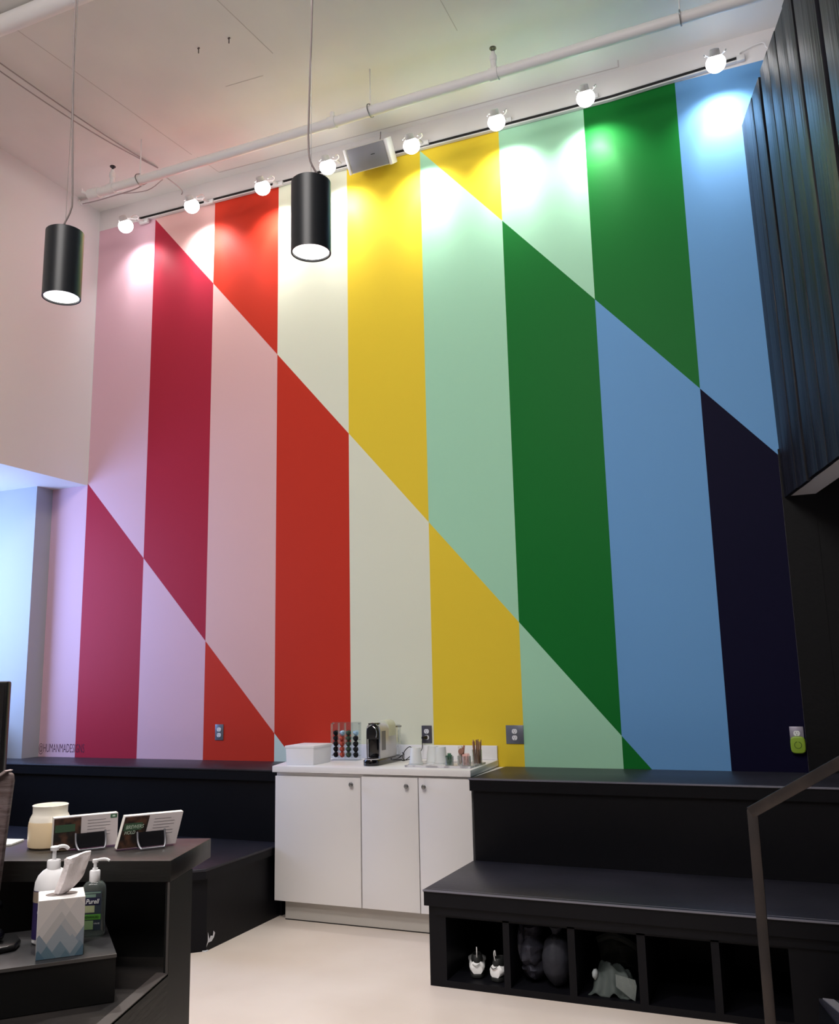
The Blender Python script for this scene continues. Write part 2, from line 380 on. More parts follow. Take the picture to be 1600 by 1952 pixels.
# ------------------------------------------------------------ white cabinet
cb = thing('base_cabinet', 'white three door base cabinet with grey toe kick', 'cabinet', (2.235,-.6,0))
MB().box(0,1.295,.0,.590,.115,.862).build('carcass', LAM, cb, smooth=False)
MB().box(.045,1.295,.035,.55,0.004,.115).build('toe_kick', mat('grey_kick', (186,182,176), rough=.35, metal=.15), cb, smooth=False)
GAPM = mat('shadow_gap', (30, 26, 24), rough=.9)
MB().box(.045,1.295,.034,.05,0.0,.006).build('sealant_line', GAPM, cb, smooth=False)  # dark strip coloured in as the shadow gap under the toe kick
kn = [(.539,.212),(.900,.212),(1.006,.212)]
for i, (a, b, kx) in enumerate([(0,.593,.539),(.599,.966,.900),(.970,1.296,1.010)]):
    dr = MB().box(a+.001, b-.001, -.02, -.001, .118, .855 if i else .845).build('door', LAM, cb, bevel=.0015)
    MB().lathe([(.006,0),(.006,.012),(.0125,.015),(.014,.022),(.0105,.027),(.004,.0285)], 16, face_mat((kx,-.02,.808),(1,0,0),(0,0,1))).build('knob', STEEL, dr, label='round brushed steel knob')
ct = thing('countertop', 'white countertop with low backsplash carrying the coffee things', 'countertop', (0,0,0))
TOPW = mat('white_quartz', (240,239,240), rough=.35)
MB().prism([(2.222,-.635),(3.533,-.635),(3.49,-.008),(2.06,-.008)], .868,.905).build('top', TOPW, ct, bevel=.003)
bs = MB().box(2.12,3.488,-.024,-.008,.9055,.992).build('backsplash', TOPW, None, bevel=.002)
tag(bs, 'low white backsplash strip standing at the back of the countertop', 'backsplash')

# ------------------------------------------------------------ outlets
IV = mat('receptacle_white', (236,236,240), rough=.3)
def receptacle(par, x, z):
    r_ = MB()
    pts = []
    for k in range(24):
        a = 2*math.pi*k/24; pts.append((.0172*math.cos(a), max(-.0142, min(.0142, .0172*math.sin(a)))))
    Q = face_mat((x,-.006,z),(1,0,0),(0,0,1))
    r_.prism(pts, 0, .003, Q)
    o = r_.build('receptacle', IV, par, smooth=False)
    s_ = MB().box(-.0075,-.005,-.001,.008,.003,.0034,Q).box(.005,.007,.000,.007,.003,.0034,Q).lathe([(.0026,.003),(.0026,.0034)],10,Q@Matrix.Translation((0,-.008,0)))
    s_.build('slot', BLK, o, smooth=False)
def outlet(x, z, w, h, pm, lab, cols=1):
    t = thing('power_outlet', lab, 'outlet', (x,-.0015,z))
    MB().box(-w/2,w/2,-.0055,0,-h/2,h/2).build('cover_plate', pm, t, bevel=.002)
    for c_ in range(cols):
        cx = 0 if cols == 1 else (-.023+.046*c_)
        receptacle(t, cx, .0195); receptacle(t, cx, -.0195)
        MB().lathe([(.0028,0),(.0028,.001)],10,face_mat((cx,-.0055,0),(1,0,0),(0,0,1))).build('screw', STEEL, t)
    return t
outlet(1.363,1.064,.072,.112,PLATE,'duplex outlet with blue grey plate on the red field left of the cabinet')
outlet(3.002,1.058,.072,.112,PLATED,'duplex outlet with dark plate on cream field, coffee cord plugged in')
outlet(3.603,1.060,.115,.114,PLATE,'double wide four socket outlet with steel plate on yellow field')
outlet(5.241,1.056,.072,.112,mat('nickel_plate',(160,155,170),rough=.35,metal=.5),'duplex outlet behind the green plug-in on the navy field')
ap = thing('plug_in_device', 'lime green rounded plug-in device with ring mark on navy wall', 'plug-in', (5.243,-.0105,1.014))
GN = mat('lime_plastic', (140,172,52), rough=.35)
pts = []
for k in range(40):
    a = 2*math.pi*k/40; c_, s_ = math.cos(a), math.sin(a)
    pts.append((.039*math.copysign(abs(c_)**.55,c_), .046*math.copysign(abs(s_)**.55,s_)))
MB().prism(pts, 0, .026, face_mat((0,0,0),(1,0,0),(0,0,1))).build('shell', GN, ap, bevel=.007, seg=3)
Q = face_mat((0,-.0262,0),(1,0,0),(0,0,1)); ring = MB(); n = 32
for k in range(n):
    if k in (7,8): continue
    a0, a1 = 2*math.pi*k/n, 2*math.pi*(k+1)/n
    ring.prism([(.0165*math.cos(a0),.0165*math.sin(a0)),(.0195*math.cos(a0),.0195*math.sin(a0)),(.0195*math.cos(a1),.0195*math.sin(a1)),(.0165*math.cos(a1),.0165*math.sin(a1))],0,.0006,Q)
ring.build('ring_mark', mat('ring_green',(56,84,16),rough=.5), ap, smooth=False)

# ------------------------------------------------------------ things on the countertop
ZC = .905
bx = thing('storage_box', 'low white lidded box at left end of countertop', 'box', (2.271,-.556,ZC), .02)
BW = mat('white_card', (240,240,244), rough=.5)
MB().add([(0.004,.0,0),(.196,.0,0),(.196,.23,0),(0.004,.23,0),(0,-.003,.108),(.2,-.003,.108),(.2,.233,.108),(0,.233,.108)],
         [(3,2,1,0),(4,5,6,7),(0,1,5,4),(1,2,6,5),(2,3,7,6),(3,0,4,7)]).build('body', BW, bx, bevel=.003)
MB().box(-.004,.204,-.007,.237,.102,.117).build('lid', BW, bx, bevel=.003)

rk = thing('capsule_rack', 'clear acrylic rack holding four columns of coffee capsules', 'capsule rack', (2.505,-.20,ZC))
AC = thin_glass('acrylic', (.93,.96,.97), .25)
MB().box(-.105,.108,.012,.016,.006,.242).build('back_panel', AC, rk)
MB().box(-.105,.108,-.045,.045,0,.005).build('foot', AC, rk)
for x_ in (-.105,-.0515,-.0045,.0475,.1045):
    MB().box(x_,x_+.0035,-.012,.012,.012,.236).build('rib', AC, rk)
for x_, z_ in ((-.098,.03),(.098,.03),(-.098,.232),(.098,.232),(.098,.13)):
    MB().cyl((x_,.0,z_),(x_,.017,z_),.0035,10).build('stud', STEEL, rk)
CAPC = {'black': (20,20,24), 'copper': (190,84,66), 'dark green': (66,82,66), 'pale blue': (170,205,225)}
protos = {}
def capsule(color, x_, z_, lab):
    if color not in protos:
        m = mat('capsule_'+color.replace(' ','_'), CAPC[color], rough=.28, metal=.55)
        t = thing('coffee_capsule', lab, 'capsule', (0,0,0), 0, 'coffee capsules in the rack')
        # foil rim faces the back, domed body faces out, tipped slightly down
        Q = face_mat((0,0,0),(1,0,0),(0,.25,.97))
        MB().lathe([(.0185,-.006),(.0185,-.0045),(.0150,-.004),(.0148,.004),(.0125,.013),(.0075,.019),(.003,.0205)],18,Q).build('shell', m, t)
        MB().lathe([(.0178,-.0066),(.0178,-.006)],18,Q).build('foil_lid', STEEL, t)
        protos[color] = t; t.location = (x_,-.200,z_); return t
    return dup(protos[color], (x_,-.200,z_), None, lab, 'coffee capsules in the rack')
cx = [2.431,2.478,2.525,2.578]; rows = [1.078,1.0435,1.009,.9745,.940]
rn = ['top','second','middle','fourth','bottom']; cn = ['leftmost','second','third','rightmost']
sets = [['black']*5, ['pale blue']+['copper']*4, ['dark green']*5, ['pale blue']+['black']*4]
for a in range(4):
    for b in range(5):
        capsule(sets[a][b], cx[a]+(.003 if sets[a][b]=='pale blue' else 0), rows[b], '%s coffee capsule, %s of the %s column in the acrylic rack' % (sets[a][b], rn[b], cn[a]))

cm = thing('coffee_machine', 'black and silver capsule coffee machine beside the acrylic rack', 'coffee machine', (2.842,-.32,ZC))
CREAMP = mat('machine_cream', (214,218,196), rough=.3); SILV = mat('machine_silver', (205,204,210), rough=.28, metal=.35)
def arch(w, z0, zt, n=14):
    p = [(-w/2,z0),(w/2,z0)]
    for k in range(n+1):
        a = math.pi*k/n; p.append((w/2*math.cos(a), zt-w/2+w/2*math.sin(a)))
    return p
# base: flat black foot with round drip tray
bp_ = [(-.052,.20),(-.052,-.17)]+[(.052*math.cos(math.pi+math.pi*k/12), -.17+.052*math.sin(math.pi+math.pi*k/12)) for k in range(1,12)]+[(.052,-.17),(.052,.20)]
MB().prism(bp_,0,.034).build('base', GLOSSB, cm, bevel=.004)
dt = MB().lathe([(.044,.034),(.046,.038),(.046,.041)],28,Matrix.Translation((0,-.17,0))).build('drip_tray', CHROME, cm)
g_ = MB()
for k in range(-3,4): g_.box(-.036,.036,-.17+k*.010-.0014,-.17+k*.010+.0014,.0412,.0425)
g_.build('drip_grid', CHROME, dt)
MB().prism(arch(.082,.034,.245),-.0,.235,face_mat((0,.10,0),(1,0,0),(0,0,1))).build('body', SILV, cm, bevel=.004)
MB().prism(arch(.076,.045,.238),0,.010,face_mat((0,-.134,0),(1,0,0),(0,0,1))).build('front_panel', GLOSSB, cm, bevel=.002)
hd = MB().prism(arch(.074,.155,.236),0,.028,face_mat((0,-.144,0),(1,0,0),(0,0,1))).build('brew_head', BLK, cm, bevel=.006)
MB().tube([(-.041,-.150,.035),(-.0415,-.150,.20),(-.029,-.152,.236),(0,-.153,.249),(.029,-.152,.236),(.0415,-.150,.20),(.041,-.150,.035)],.0042,8,5).build('chrome_arch', CHROME, cm)
MB().tube([(.030,-.174,.165),(.036,-.174,.19),(.030,-.174,.215),(.012,-.174,.232)],.003,8,5).build('ring', CHROME, hd)
MB().prism([(-.022,-.175),(.022,-.175),(.026,-.10),(-.026,-.10)],.243,.251).build('lever', GLOSSB, cm, bevel=.003)
MB().prism(arch(.084,.16,.262),0,.11,face_mat((0,.095,0),(1,0,0),(0,0,1))).build('tank_lid', CREAMP, cm, bevel=.006)
MB().box(.0412,.0425,-.115,-.06,.085,.20).build('side_recess', mat('recess_grey',(120,120,126),rough=.4), cm)
MB().box(-.036,.036,.115,.185,.034,.225).build('water_tank', thin_glass('tank_plastic',(.9,.92,.9),.3), cm, bevel=.008)
MB().box(-.026,.026,.186,.215,.205,.217).build('tank_handle', GLOSSB, cm, bevel=.003)
off = Vector((-2.842,.32,0))
cpts = [(2.875,-.118,.045),(2.880,-.10,.03),(2.89,-.16,.006),(2.93,-.2,.006),(2.957,-.16,.035),(2.952,-.13,.07),(2.926,-.12,.082),(2.897,-.13,.055),(2.902,-.17,.02),(2.932,-.19,.006),(2.965,-.14,.02),(2.985,-.055,.06),(2.986,-.045,.115),(2.992,-.04,.133)]
pc = MB().tube([tuple(Vector(q)+off) for q in cpts],.0028,7,6).build('power_cord', CORDK, cm, label='thin black looping cord')
MB().cyl(Vector((2.988,-.045,.133))+off,Vector((3.0,-.012,.1335))+off,.010,12,.013).build('plug', BLK, pc)

tr = thing('serving_tray', 'grey veined tray under cups and jars on countertop', 'tray', (3.30,-.40,ZC))
TV = mat('veined_tray', (228,226,228), rough=.3, rgb2=(180,176,180), scale=(14,40,14), lo=.48, hi=.56)
MB().box(-.215,.20,-.145,.12,0,.006).build('base', TV, tr, bevel=.002)
MB().box(-.215,.20,-.145,-.139,.006,.012).box(-.215,.20,.114,.12,.006,.012).box(-.215,-.209,-.139,.114,.006,.012).box(.194,.20,-.139,.114,.006,.012).build('rim', TV, tr, smooth=False)
CUPM = mat('white_cup', (236,240,240), rough=.4)
def cup(x_, y_, k, lab):
    t = thing('paper_cup', lab, 'cup', (x_,y_,ZC+.0062), 0, 'white cups upside down on the tray')
    MB().lathe([(.0425,0),(.0435,.0015),(.0425,.004),(.040,.005),(.0305,.095),(.0305,.102),(.0285,.102),(.0285,.098)],28).build('wall', CUPM, t)
    MB().lathe([(.0285,.0975),(.0285,.099)],28).build('bottom_disc', CUPM, t)
    for q in range(k):
        MB().lathe([(.0425+.0003*q,-.0+.006*(q+1)),(.0438,.0015+.006*(q+1)),(.0420,.004+.006*(q+1))],28,cap=False).build('nested_rim', CUPM, t)
cup(3.128,-.475,2,'white cup stack upside down, nearest the coffee machine')
cup(3.190,-.360,2,'white cup stack upside down, middle and hidden behind the others')
cup(3.262,-.405,2,'white cup stack upside down, beside the green jar')
GLS = thin_glass('jar_glass', (.95,.97,.97), .3)
def jar(x_, y_, r_, h_, lab):
    t = thing('glass_jar', lab, 'jar', (x_,y_,ZC+.0062))
    MB().lathe([(r_*.9,0),(r_,.004),(r_,h_),(r_-.0015,h_),(r_-.0015,.005)],24,cap=False).build('wall', GLS, t)
    MB().lathe([(r_*.9,0),(r_*.95,.006)],24).build('thick_base', GLS, t)
def packets(x_, y_, n, c1, c2, grp, lab, name, h0, h1, w_, spread, th, cat, tilt=.12):
    mm = [mat(name+'_a', c1, rough=.6), mat(name+'_b', c2, rough=.6)]; pr = []
    for m_ in mm:
        o = MB().box(-w_/2,w_/2,-th/2,th/2,0,1).build(name, m_, None, smooth=False); tag(o, lab, cat, grp); pr.append(o)
    for k in range(n):
        o = pr[k] if k < 2 else pr[k%2].copy()
        if k >= 2: COL.objects.link(o)
        a = 2*math.pi*k/n; rr_ = spread*(.35+.65*((k*7)%5)/4)
        o.location = (x_+rr_*math.cos(a), y_+rr_*math.sin(a), ZC+.0125)
        o.rotation_euler = (tilt*math.sin(a)*-.5, tilt*math.cos(a)*.5, a*1.7)
        o.scale = (1,1,random.uniform(h0,h1)); tag(o, lab.replace('brown or white', 'white' if k%2 else 'brown'), cat, grp)
jar(3.345,-.478,.026,.055,'small glass jar holding green sweetener packets')
packets(3.345,-.478,10,(60,104,82),(96,140,112),'green sweetener packets','green sweetener packet standing in the small glass jar','sweetener_packet',.052,.066,.022,.012,.0016,'packet')
jar(3.452,-.480,.028,.058,'small glass jar holding pink sweetener packets')
packets(3.452,-.480,10,(240,186,176),(246,214,206),'pink sweetener packets','pink sweetener packet standing in the small glass jar','sugar_packet',.054,.068,.024,.013,.0016,'packet')
jar(3.395,-.412,.024,.052,'small glass jar with brown and white sugar sticks between the packet jars')
packets(3.395,-.412,8,(180,128,112),(244,240,232),'sugar sticks','brown or white sugar stick in the middle glass jar','sugar_stick',.075,.112,.010,.012,.006,'sugar stick',.3)
so = thing('wooden_scoop', 'round brown wooden scoop resting in the middle jar', 'scoop', (3.398,-.425,ZC+.012))
WDB = mat('scoop_wood', (150,104,84), rough=.6)
MB().lathe([(.002,0),(.016,.003),(.018,.008),(.016,.010)],18,face_mat((.006,-.004,.072),(1,0,0),(0,.3,1))).build('bowl', WDB, so)
MB().cyl((0,.006,.004),(.005,0,.060),.003,8).build('handle', WDB, so)
jar(3.478,-.365,.030,.085,'taller glass jar holding wooden stirrers at tray corner')
packets(3.478,-.365,26,(184,142,108),(150,108,80),'wooden stirrers in the tall jar','thin wooden coffee stirrer in the tall glass jar','wooden_stirrer',.120,.138,.006,.020,.0016,'stirrer',.16)

# ------------------------------------------------------------ things in the cubbies
SW = mat('sneaker_white', (225,225,225), rough=.5); SK = mat('sneaker_black', (22,24,24), rough=.6)
def shoe(x_, y_, rz, lab):
    t = thing('sneaker', lab, 'shoe', (x_,y_,.0305), rz, 'sneakers in the first cubby')
    # heel faces -y (towards the opening), toe goes +y
    sole = [(-.030,0),(-.034,.05),(-.036,.12),(-.044,.20),(-.038,.255),(-.015,.28),(.02,.278),(.042,.25),(.046,.20),(.038,.12),(.034,.05),(.030,0),(.018,-.016),(-.018,-.016)]
    MB().prism(sole,0,.022).build('sole', SK, t, bevel=.006)
    def f(d): return 1
    up = MB(); secs = [(-.012,.026,.016,.062),(.0,.036,.018,.078),(.05,.037,.018,.080),(.10,.038,.018,.072),(.16,.043,.018,.058),(.22,.044,.018,.046),(.262,.030,.020,.036)]
    n = 14; vs = []
    for (yy, hw, zb, zt) in secs:
        for k in range(n):
            a = 2*math.pi*k/n
            vs.append((hw*math.cos(a)*(1 if math.sin(a) < 0 else (1-.25*math.sin(a))), yy, (zb+zt)/2+(zt-zb)/2*math.sin(a)))
    fs = [tuple(range(n)), tuple(range((len(secs)-1)*n, len(secs)*n))]
    for s_ in range(len(secs)-1):
        for k in range(n): fs.append((s_*n+k, s_*n+(k+1)%n, (s_+1)*n+(k+1)%n, (s_+1)*n+k))
    up.add(vs, fs).build('upper', SW, t)
    MB().lathe([(.030,.066),(.031,.078),(.027,.096),(.024,.100),(.021,.096),(.023,.07)],18,Matrix.Translation((0,.032,0))@Matrix.Diagonal((.9,1.35,1,1)),cap=False).build('collar', SK, t)
    MB().tube([(0,-.006,.092),(0,-.014,.115),(0,-.012,.132),(0,-.004,.135),(0,.0,.112)],.0022,6,4).build('pull_tab', SW, t)
    MB().tube([(-.022,-.0105,.064),(-.006,-.017,.058),(.014,-.015,.068)],.002,6,4).build('stripe', STEEL, t)
    for q in range(4):
        MB().tube([(-.016,.09+.018*q,.078-.005*q),(.0,.092+.018*q,.086-.006*q),(.016,.09+.018*q,.078-.005*q)],.0022,6,3).build('lace', SK, t)
shoe(3.772,-1.265,.35,'white and black sneaker, heel out, left one in the first cubby')
shoe(3.873,-1.285,-.22,'white and black sneaker, heel out, right one in the first cubby')
def lump(d, k=1): return 1+.07*math.sin(7*d.x+3*d.z*k)+.05*math.sin(9*d.z+2*d.y*k)+.04*math.sin(13*d.x*d.z+5*k)
DN = mat('dark_navy_fabric', (34,34,44), rough=.75, rgb2=(42,42,54), scale=(20,20,20), bump=.4, bscale=(30,30,30))
DN2 = mat('dark_grey_fabric', (30,31,40), rough=.75, bump=.4, bscale=(26,26,26))
t = thing('stuffed_jacket', 'dark puffy jacket slumped at left in the second cubby', 'jacket', (4.035,-1.20,.031))
MB().ball((-.004,0,.135),.054,.10,.075,24,16,fn=lambda d: lump(d,1)).ball((-.012,.03,.205),.045,.09,.062,20,12,fn=lambda d: lump(d,2)).ball((.0,.02,.06),.06,.09,.055,20,12,fn=lambda d: lump(d,3)).build('body', DN, t)
MB().ball((-.046,-.04,.17),.016,.04,.085,16,12,fn=lambda d: lump(d,2.4)).build('sleeve', DN, t)
t = thing('stuff_sack', 'rounded dark navy sack standing at right in the second cubby', 'bag', (4.155,-1.235,.031))
MB().ball((0,0,.112),.068,.085,.112,28,18,fn=lambda d: 1+.02*math.sin(9*d.x+2)+.02*math.sin(12*d.z)).build('body', DN2, t)
MB().lathe([(.030,.205),(.018,.222),(.024,.240),(.034,.252),(.028,.256)],16).build('gathered_neck', DN2, t)
MB().tube([(-.02,-.03,.215),(.0,-.045,.205),(.022,-.03,.215),(.01,-.02,.225)],.003,6,4).build('drawstring', BLK, t)
GG = mat('grey_green_cloth', (60,68,66), rough=.7, bump=.5, bscale=(22,22,22)); GD = mat('dark_olive_cloth', (34,37,34), rough=.8, bump=.4, bscale=(20,20,20))
t = thing('folded_garment', 'crumpled grey green garment spilling from the third cubby', 'garment', (4.405,-1.24,.031))
vs = []; fs = []; NX, NY = 24, 14
for j in range(NY+1):
    for i in range(NX+1):
        a = i/NX*2-1; b = j/NY
        x_ = a*.095*(1-.10*b)+.012*math.sin(5*b); y_ = -.075+b*.17
        z_ = .006+.105*(1-a**4*.7)*min(1,b*2.2)*(1-.25*b)*(1-.16*a)+.012*math.sin(8*a+7*b)+.008*math.sin(17*b+5*a)
        vs.append((x_, y_, max(z_,.004)))
for j in range(NY):
    for i in range(NX): fs.append((j*(NX+1)+i, j*(NX+1)+i+1, (j+1)*(NX+1)+i+1, (j+1)*(NX+1)+i))
k0 = len(vs); vs += [(x_,y_,max(0,z_-.006)) for x_,y_,z_ in vs]; fs += [tuple(q+k0 for q in f[::-1]) for f in list(fs)]
edge = [i for i in range(NX+1)]+[j*(NX+1)+NX for j in range(1,NY+1)]+[NY*(NX+1)+i for i in range(NX-1,-1,-1)]+[j*(NX+1) for j in range(NY-1,0,-1)]
fs += [(edge[q], edge[(q+1)%len(edge)], edge[(q+1)%len(edge)]+k0, edge[q]+k0) for q in range(len(edge))]
MB().add(vs, fs).build('cloth', GG, t)
MB().ball((-.07,-.03,.075),.014,.02,.022,12,8,fn=lambda d: lump(d,2)).build('lining_fold', mat('pale_lining',(150,156,158),rough=.7), t)
t2 = thing('dark_cloth_heap', 'dark olive cloth heap behind the grey green garment', 'cloth', (4.405,-.99,.031))
MB().ball((0,0,.115),.112,.13,.11,26,16,fn=lambda d: lump(d,1.3)).build('body', GD, t2)
MB().tube([(-.09,-.09,.17),(-.02,-.11,.20),(.06,-.10,.17),(.11,-.08,.13)],.018,8,5).build('strap_fold', GD, t2)
pf = thing('plastic_sheet', 'translucent plastic sheet hanging at right edge of the third cubby', 'plastic sheet', (4.487,-1.322,.031))
PLS = mat('milky_plastic', (120,128,126), rough=.25, alpha=.5)
MB().add([(-.05,0,.10),(.035,0,.085),(.04,0,.06),(.03,0,0),(.012,0,.008),(-.02,0,.03),(-.05,0,.05),(-.05,.002,.10),(.035,.002,.085),(.04,.002,.06),(.03,.002,0),(.012,.002,.008),(-.02,.002,.03),(-.05,.002,.05)],
         [(0,1,2,3,4,5,6),(13,12,11,10,9,8,7)]+[(i,(i+1)%7,7+(i+1)%7,7+i) for i in range(7)]).build('sheet', PLS, pf, smooth=False)

# ------------------------------------------------------------ reception desk, left foreground
P0 = Vector((3.853,-3.623,0)); RZ = math.atan2(.308,.951)
dk = thing('reception_desk', 'dark steel and wood reception desk with raised transaction shelf', 'desk', P0, RZ)
MB().box(-1.9,.0,.0,.302,.949,1.0).build('raised_shelf', DESKT, dk, bevel=.002)
MB().box(-1.9,.0,-.004,.001,.951,.999).build('shelf_front', DESKF, dk, smooth=False)
MB().box(-1.9,.0,-.0045,.0,.9985,1.0005).build('worn_edge_line', RIM, dk, smooth=False)
MB().box(-.012,-.0,.0,.156,0,.949).build('side_panel', DESKK, dk, smooth=False)
MB().box(-.012,-.0,-1.1,.0,0,.735).build('side_panel', DESKF, dk, smooth=False)
MB().box(-.006,-.0005,-.003,.003,.742,.95).build('front_edge', RIM, dk, smooth=False)
MB().box(-1.9,-.012,.13,.150,0,.949).build('back_panel', DESKK, dk, smooth=False)
MB().box(-1.9,-.012,-1.1,.13,.705,.740).build('work_surface', DESKT, dk, bevel=.002)
MB().box(-.030,-.0005,-1.1,.004,.7395,.7415).build('worn_edge_line', mat('edge_grey',(74,68,66),rough=.5), dk, smooth=False)
# ledge box on the work surface
LA = math.atan2(.1695,.162)    # along its front edge
lx = thing('ledge_box', 'low black box on the desk carrying tissues and hand gel', 'box', (3.866,-3.82,.7415), 0)
ea = Vector((-.879,-.476,0)); ea = (Matrix.Rotation(RZ,4,'Z') @ ea).normalized(); eb = Vector((-.492,.871,0)); eb = (Matrix.Rotation(RZ,4,'Z') @ eb).normalized()
Lm = Matrix((-ea, eb, Vector((0,0,1)))).transposed().to_4x4()
MB().box(-.8,0,0,.30,0,.093,Lm).build('body', DESKK, lx, smooth=False)
MB().box(-.801,.001,-.002,.302,.093,.0985,Lm).build('top', mat('ledge_top',(44,44,46),rough=.35,rgb2=(56,55,56),scale=(6,6,6)), lx, bevel=.001)
MB().box(-.801,.001,-.0035,-.0005,.092,.099,Lm).build('worn_edge_line', RIM, lx, smooth=False)
ZL = .841
AT = math.atan2(-ea.y, -ea.x)

# tissue box with printed diamonds
tb = thing('tissue_box', 'cube tissue box with grey and blue diamond print', 'tissue box', (3.732,-3.921,ZL), AT)
TW, TH, TD = .097, .122, .10
MB().box(0,TW,0,TD,0,TH).build('carton', mat('tissue_white',(244,240,238),rough=.55), tb, bevel=.0012)
base_cols = [(214,208,206),(198,194,192),(182,182,184),(160,168,176),(140,152,164),(122,142,154),(104,130,144),(88,116,134)]
def clipbox(poly, w, h):
    for ax, lim, gt in ((0,0,1),(0,w,0),(1,0,1),(1,h,0)):
        out = []
        for i in range(len(poly)):
            a = poly[i]; b = poly[(i+1)%len(poly)]; da = (a[ax]-lim)*(1 if gt else -1); db = (b[ax]-lim)*(1 if gt else -1)
            if da >= 0: out.append(a)
            if (da >= 0) != (db >= 0):
                q = da/(da-db); out.append((a[0]+(b[0]-a[0])*q, a[1]+(b[1]-a[1])*q))
        poly = out
        if len(poly) < 3: return []
    return poly
dia = [(.5,1.0,.50,1,0),(.86,1.0,.5,1,0),(.5,.78,.42,1,1),(.68,.78,.42,1,1),(.58,.66,.42,1,2),(.50,.56,.38,1,3),(.05,.42,.30,1,4),(1.0,.50,.46,1,4),(.75,.38,.3,1,3),(.5,.28,.26,1,5),(.22,.22,.24,1,6),(.92,.26,.30,1,5),(.98,.18,.3,1,7),(.04,.16,.2,1,7),(.62,.12,.2,1,6)]
for fi, (Q, w_) in enumerate(((face_mat((0,-.0002,0),(1,0,0),(0,0,1)), TW), (face_mat((TW+.0002,0,0),(0,1,0),(0,0,1)), TD))):
    par = MB().box(.0004,w_-.0004,.0004,TH-.0008,0,.0002,Q).build('printed_face', mat('print_base',(226,218,214),rough=.5), tb, smooth=False)
    for i, (cx_, top_, hw, _, ci) in enumerate(dia):
        asp = w_/TH; H_ = hw*1.35
        pl = [(cx_*w_, top_*TH),((cx_+hw)*w_, (top_-H_*asp)*TH),(cx_*w_, (top_-2*H_*asp)*TH),((cx_-hw)*w_, (top_-H_*asp)*TH)]
        pl = clipbox(pl, w_, TH-.001)
        if len(pl) >= 3: MB().prism(pl, .0002+.00008*i, .00028+.00008*i, Q).build('diamond_print', mat('print_%d'%ci, base_cols[ci], rough=.5), par, smooth=False)
MB().lathe([(.0,0),(.034,0),(.034,.0006)],28,Matrix.Translation((TW/2,TD/2,TH+.0001))@Matrix.Diagonal((1,.62,1,1)),cap=False).build('slot_rim', mat('slot_shade',(120,108,104),rough=.7), tb)  # flat disc with the shade of the slot opening put into its colour
ti = thing('tissue', 'white tissue pulled up out of the tissue box', 'tissue', (3.732,-3.921,ZL+TH+.0012), AT)
TM = mat('tissue_paper', (244,236,236), rough=.9, bump=.5, bscale=(60,60,60))
vs = []; fs = []; NU, NV_ = 16, 18
for j in range(NV_+1):
    v_ = j/NV_
    cx_ = TW/2-.002+.034*v_+.005*math.sin(4*v_); w_ = .012+.014*math.sin(min(1,v_*1.7)*1.4)
    for i in range(NU):
        a = 2*math.pi*i/NU
        fold = 1+.22*math.sin(3*a+2*v_)+.12*math.sin(5*a-3*v_)
        vs.append((cx_+w_*math.cos(a)*fold, TD/2+.55*w_*math.sin(a)*fold-.004*v_, .080*v_+(.008*math.cos(a) if j == NV_ else 0)))
for j in range(NV_):
    for i in range(NU): fs.append((j*NU+i, j*NU+(i+1)%NU, (j+1)*NU+(i+1)%NU, (j+1)*NU+i))
fs += [tuple(range(NU))[::-1], tuple(range(NV_*NU,(NV_+1)*NU))]
MB().add(vs, fs).build('sheet', TM, ti)

# lotion pump bottle
lo_ = thing('lotion_bottle', 'large white pump bottle with purple label behind the tissue box', 'bottle', (3.650,-3.800,ZL), AT)
MB().lathe([(.034,0),(.0375,.004),(.038,.12),(.0365,.135),(.031,.149),(.022,.159),(.014,.164),(.0135,.166)],32,Matrix.Diagonal((1.08,.8,1,1))).build('body', PLAST, lo_)
MB().lathe([(.0385,.012),(.0385,.118)],32,Matrix.Diagonal((1.08,.8,1,1)),cap=False).build('label', mat('purple_label',(46,36,84),rough=.45), lo_, label='dark purple label')
MB().lathe([(.0388,.092),(.0388,.116)],32,Matrix.Diagonal((1.08,.8,1,1)),cap=False).build('label_band', mat('tan_band',(150,134,118),rough=.5), lo_, label='tan and violet band')
MB().lathe([(.0150,.160),(.0155,.162),(.0155,.180),(.014,.182),(.006,.183),(.005,.184)],20).build('collar', PLAST, lo_)
MB().cyl((0,0,.182),(0,0,.205),.0045,12).build('stem', PLAST, lo_)
MB().lathe([(.009,.203),(.010,.206),(.010,.211),(.007,.213)],16).tube([(0,0,.208),(.016,.002,.211),(.026,.004,.208),(.031,.005,.203)],.0042,8,4).build('spout', PLAST, lo_)
LW = mat('label_lettering',(210,206,214),rough=.5)
for k, (a0, z_, w_, h_) in enumerate([(-2.2,.104,.012,.010),(-2.15,.082,.016,.006),(-2.15,.072,.018,.006),(-2.15,.058,.010,.003),(-2.15,.050,.012,.003),(-2.1,.042,.009,.003),(-2.1,.034,.012,.003),(-2.15,.022,.007,.004)]):
    px, py = .0393*1.08*math.cos(a0), .0393*.8*math.sin(a0)
    MB().box(-w_/2,w_/2,-h_/2,h_/2,0,.0006,face_mat((px,py,z_),(-math.sin(a0)*1.08,math.cos(a0)*.8,0),(0,0,1))).build('label_text_line', LW, lo_, smooth=False)

